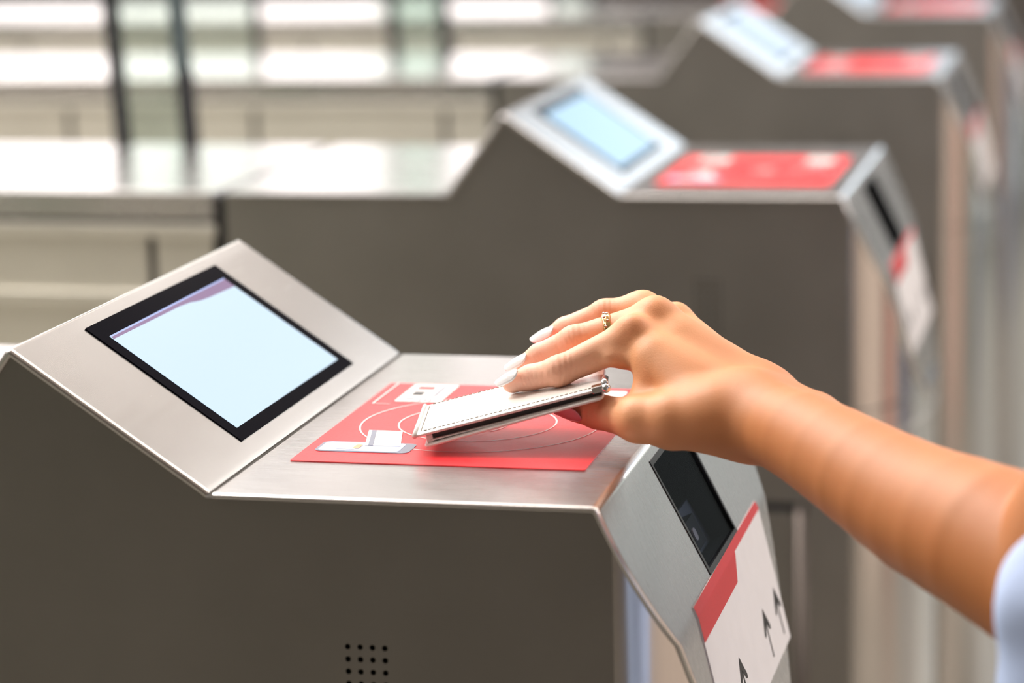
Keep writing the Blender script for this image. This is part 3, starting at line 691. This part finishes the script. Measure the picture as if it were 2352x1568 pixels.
RW, UW, FWD, CP = np.array(rt), np.array(up), np.array(fw), np.array((.5116, -1.3754, .3700))
def hand_field(G):
    K = lambda a, b, r1, r2: cone_sdf(G, J[a], J[b], r1, r2)
    palm = None
    def add(d, k=.009):
        nonlocal palm; palm = d if palm is None else smin(palm, d, k)
    add(K('w', 'wu', .0235, .0215)); add(K('wu', 'mM', .019, .0128)); add(K('iM', 'mM', .0095, .0100)); add(K('wu', 'rM', .019, .0112)); add(K('wu', 'pM', .018, .0100))
    add(K('w', 'iM', .0195, .0118)); add(K('w', 'tC', .022, .0195)); add(K('tC', 'th', .0195, .0172)); add(K('th', 'tM', .0160, .0132), .004)
    add(K('tC', 'iB', .014, .012)); add(K('iB', 'web', .0095, .0085), .006); add(K('th', 'web', .013, .0085), .006)
    add(K('mid1', 'mid2', .0150, .0165), .010)
    # forearm: one smooth taper from wrist to elbow, oval near the wrist
    kp = [np.append(J[k], r) for k, r in (('w', .0225), ('f1', .0262), ('f2', .0306), ('f3', .0356), ('f4', .0402), ('el', .0428), ('sh', .050))]
    kp = [2 * kp[0] - kp[1]] + kp + [2 * kp[-1] - kp[-2]]; chain = []
    for i in range(1, len(kp) - 2):
        for q in ((0, .5) if i < 5 else (0,)):
            p0, p1, p2, p3 = kp[i - 1:i + 3]
            chain.append(.5 * (2 * p1 + (p2 - p0) * q + (2 * p0 - 5 * p1 + 4 * p2 - p3) * q * q + (3 * p1 - p0 - 3 * p2 + p3) * q ** 3))
    chain.append(kp[-2]); arm_ = None
    for c0_, c1_ in zip(chain, chain[1:]):
        d_ = cone_sdf(G, c0_[:3], c1_[:3], c0_[3], c1_[3]); arm_ = d_ if arm_ is None else smin(arm_, d_, .0008)
    arm_ = smin(arm_, smin(K('wu', 'f1u', .0190, .0225), K('f1u', 'f2', .0225, .0255), .001), .006)
    add(arm_, .016)
    for k, r in (('iK', .0080), ('mK', .0080), ('rK', .0072), ('pK', .0060)): add(K(k, k + '2', r, r * .7), .006)
    out = palm
    for a, b, c, d, r in (('iM', 'iP', 'iD', 'iT', (.0116, .0091, .0079, .0064)), ('mM', 'mP', 'mD', 'mT', (.0118, .0089, .0077, .0063)),
                          ('rM', 'rP', 'rD', 'rT', (.0110, .0085, .0075, .0061)), ('pM', 'pP', 'pD', 'pT', (.0098, .0078, .0068, .0056))):
        f = smin(K(a, b, r[0], r[1] * .97), K(b, c, r[1] * .97, r[2] * .96), .003); f = smin(f, K(c, d, r[2] * .96, r[3]), .003)
        f = smin(f, cone_sdf(G, J[b], J[b], r[1] * 1.03, r[1]) if 0 else K(b, b + 'x', r[1] * 1.00, r[1] * .97), .003)
        out = np.minimum(out, smin(palm, f, .0055))
    th = smin(K('tM', 'tI', .0122, .0102), K('tI', 'tT', .0100, .0084), .004)
    out = np.minimum(out, smin(palm, th, .006))
    fold = K('fo1', 'fo2', .0042, .0046); out = smin(out, fold, .0075)
    return out
J = {}
def setj(n, *p): J[n] = np.array(p, np.float64)
setj('iM', .2126, .165, .0622); setj('iP', .1708, .148, .0443); setj('iD', .1523, .153, .0390); setj('iT', .1390, .158, .0341)
setj('mM', .2229, .187, .0697); setj('mP', .1737, .178, .0572); setj('mD', .1511, .183, .0464); setj('mT', .1381, .188, .0379)
setj('rM', .2109, .212, .0706); setj('rP', .1861, .212, .0679); setj('rD', .1601, .216, .0569); setj('rT', .1463, .219, .0482)
setj('pM', .2275, .232, .0608); setj('pP', .1950, .236, .0560); setj('pD', .1790, .238, .0480); setj('pT', .1700, .239, .0410)
for k in 'imrp': J[k + 'Px'] = J[k + 'P'] + np.array((.001, 0, .0006))
def px(u, v, yy):
    d = RW * ((u - 1176) / 6080.) + UW * (-(v - 784) / 6080.) + FWD; t = (yy - CP[1]) / d[1]; return CP + t * d
# joints of thumb, palm and forearm (metres, gate frame)
for n_, a_ in dict(tC=(1640, 958, .120), th=(1545, 966, .118), tM=(1466, 964, .120), tI=(1374, 945, .139), tT=(1322, 938, .146), w=(1722, 955, .130), wu=(1738, 925, .160),
                   iB=(1500, 830, .150), web=(1478, 925, .138), mid1=(1560, 800, .175), mid2=(1650, 880, .160), f1=(1845, 1006, .088), f1u=(1860, 985, .120), f2=(1990, 1093, .042), f3=(2130, 1176, .005), f4=(2285, 1247, -.035),
                   el=(2440, 1340, -.070), iK=(1454, 752, .160), iK2=(1475, 768, .163), mK=(1505, 718, .184), mK2=(1535, 730, .186), rK=(1470, 705, .214), rK2=(1490, 715, .214), pK=(1552, 724, .228), pK2=(1575, 738, .228),
                   fo1=(1404, 824, .149), fo2=(1432, 830, .152)).items(): J[n_] = px(*a_)
J['sh'] = np.array((.64, -.10, .30))
person = bpy.data.objects.new('person', None); C.objects.link(person); person.location = (.64, -.25, FLOOR)
def sub(o): o.location = -V(person.location); return o
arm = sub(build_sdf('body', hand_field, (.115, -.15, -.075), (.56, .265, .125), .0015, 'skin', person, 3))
def nail(base, tip, side_n, wd, mat, name='fingernail', curve=.0022, back=.35):
    a = V(tip) - V(base); L_ = a.length; a.normalize(); n = V(side_n); n = (n - a * n.dot(a)).normalized(); b = a.cross(n)
    nu, nv = 20, 12; vs = []; fs = []
    for h in (0, 1):
        for i in range(nu + 1):
            u = i / nu
            hw = wd / 2 * (math.sqrt(max(0, 1 - ((.38 - u) / .38) ** 2)) if u < .38 else (1 - ((u - .38) / .62) ** 2.6) ** .44) if 0 < u < 1 else .0001
            for j in range(nv + 1):
                v = -1 + 2 * j / nv
                zz = curve * (1 - v * v * min(1, (hw / (wd / 2)) ** 2)) + .0011 * math.sin(math.pi * min(1, u * 1.1)) - .0009 * h
                vs.append(V(base) + a * (u * L_) + b * (v * hw) + n * zz)
    m_ = nv + 1; S = (nu + 1) * m_
    for i in range(nu):
        for j in range(nv):
            p = i * m_ + j; fs += [(p, p + 1, p + m_ + 1, p + m_), (p + S, p + m_ + S, p + m_ + 1 + S, p + 1 + S)]
        p = i * m_; fs.append((p, p + m_, p + m_ + S, p + S)); p += nv; fs.append((p, p + S, p + m_ + S, p + m_))
    return sub(mesh(name, vs, fs, mat, person, True))
NN = (-.30, -.52, .80)
nail(px(1193, 856, .1455), px(1141, 883, .1500), NN, .0098, 'nail')
nail(px(1213, 820, .1760), px(1162, 848, .1800), NN, .0098, 'nail')
nail(px(1275, 757, .2080), px(1221, 783, .2120), NN, .0094, 'nail')
o = nail(px(1338, 955, .133), px(1271, 939, .139), (0, -.70, -.70), .0150, 'nail_t'); o['label'] = 'pale pink thumbnail'
# gold ring on the middle finger
ax_ = V(J['mM'] - J['mP']).normalized(); rc = V(J['mP']) + ax_ * .0228
rad = .0106; e1 = ax_.orthogonal().normalized(); e2 = ax_.cross(e1)
vs = []; fs = []; nr, nc = 48, 8
for i in range(nr):
    t = 2 * math.pi * i / nr; d = e1 * math.cos(t) + e2 * math.sin(t)
    for j in range(nc):
        p = 2 * math.pi * j / nc; vs.append(rc + d * (rad + .0009 * math.cos(p)) + ax_ * (.0030 * math.sin(p) * (.9 + .1 * math.cos(6 * t))))
for i in range(nr):
    for j in range(nc): fs.append((i * nc + j, i * nc + (j + 1) % nc, ((i + 1) % nr) * nc + (j + 1) % nc, ((i + 1) % nr) * nc + j))
rg = sub(mesh('ring', vs, fs, 'gold', person, True)); rg['label'] = 'gold ring on the middle finger with small dark stones'
bm = bmesh.new()
for i in range(20):
    t = 2 * math.pi * i / 20; d = e1 * math.cos(t) + e2 * math.sin(t)
    r = bmesh.ops.create_icosphere(bm, subdivisions=1, radius=.0010); bmesh.ops.translate(bm, verts=r['verts'], vec=rc + d * (rad + .0008) + ax_ * .0009 * (1 if i % 2 else -1))
st_ = obj('stone_row', bm, 'gem', rg)
# shirt: loose sleeve over the elbow, shoulder and side of the torso
def sleeve():
    c0 = px(2470, 1650, -.15); sh = np.array((.66, -.12, .30)); nr_, na = 26, 64; vs = []; fs = []
    for h in (0, 1):
        for i in range(nr_):
            t = i / (nr_ - 1); c = c0 * (1 - t) + sh * t
            a = .044 + .030 * t; b = .094 - .010 * t
            for j in range(na):
                q = 2 * math.pi * j / na; wv = 1 + .022 * math.sin(5 * q + 4 * t) + .014 * math.sin(9 * q - 7 * t)
                a_, b_ = (a - .0016 * h) * wv, (b - .0016 * h) * wv
                # ring axes: horizontal across the arm, and hanging down
                vs.append((c[0] + a_ * math.cos(q) * .97 + .05 * t * 0, c[1] - a_ * math.cos(q) * .25 * 0 + .055 * math.sin(q) * 0 + (a_ * .9) * math.sin(q) * 0 + .04 * math.cos(q + 1.2), c[2] + b_ * math.sin(q)))
    S = nr_ * na
    for i in range(nr_ - 1):
        for j in range(na):
            p = i * na + j; p2 = i * na + (j + 1) % na; fs += [(p, p2, p2 + na, p + na), (p + S, p + na + S, p2 + na + S, p2 + S)]
    for j in range(na): fs.append((j, j + S, (j + 1) % na + S, (j + 1) % na))
    return vs, fs
def shirt_field(G):
    sq = np.array((1, .62, 1), np.float32)
    def ell(c, r):
        d = (G - np.array(c, np.float32)) / np.array(r, np.float32); l = np.sqrt((d * d).sum(-1)); return (l - 1) * min(r)
    c0 = px(2470, 1650, -.15)
    tor = smin(ell((.82, -.30, .05), (.13, .20, .42)), ell((.80, -.30, -.25), (.15, .21, .30)), .05)
    sh = cone_sdf(G, (.66, -.11, .28), (.80, -.22, .33), .062, .075)
    hang = ell((float(c0[0]) + .006, float(c0[1]) + .02, float(c0[2])), (.045, .055, .092))
    up1 = cone_sdf(G, (float(c0[0]) + .03, float(c0[1]) + .02, float(c0[2]) + .04), (.67, -.11, .27), .060, .062)
    d = smin(tor, sh, .05); d = smin(d, smin(hang, up1, .03), .02)
    w_ = .0035 * np.sin(G[..., 0] * 95 + G[..., 2] * 40 + 1.5 * np.sin(G[..., 1] * 60)) + .002 * np.sin(G[..., 2] * 130 - G[..., 0] * 60)
    return d + w_
c0 = px(2470, 1650, -.15)
shirt = sub(build_sdf('shirt', shirt_field, (.40, -.55, -.58), (1.0, .03, .50), .006, 'shirt', person, 3))
tag(person, 'right arm and hand with white nails reaching over the sharp gate, light blue sleeve', 'person')
person['kind'] = 'thing'
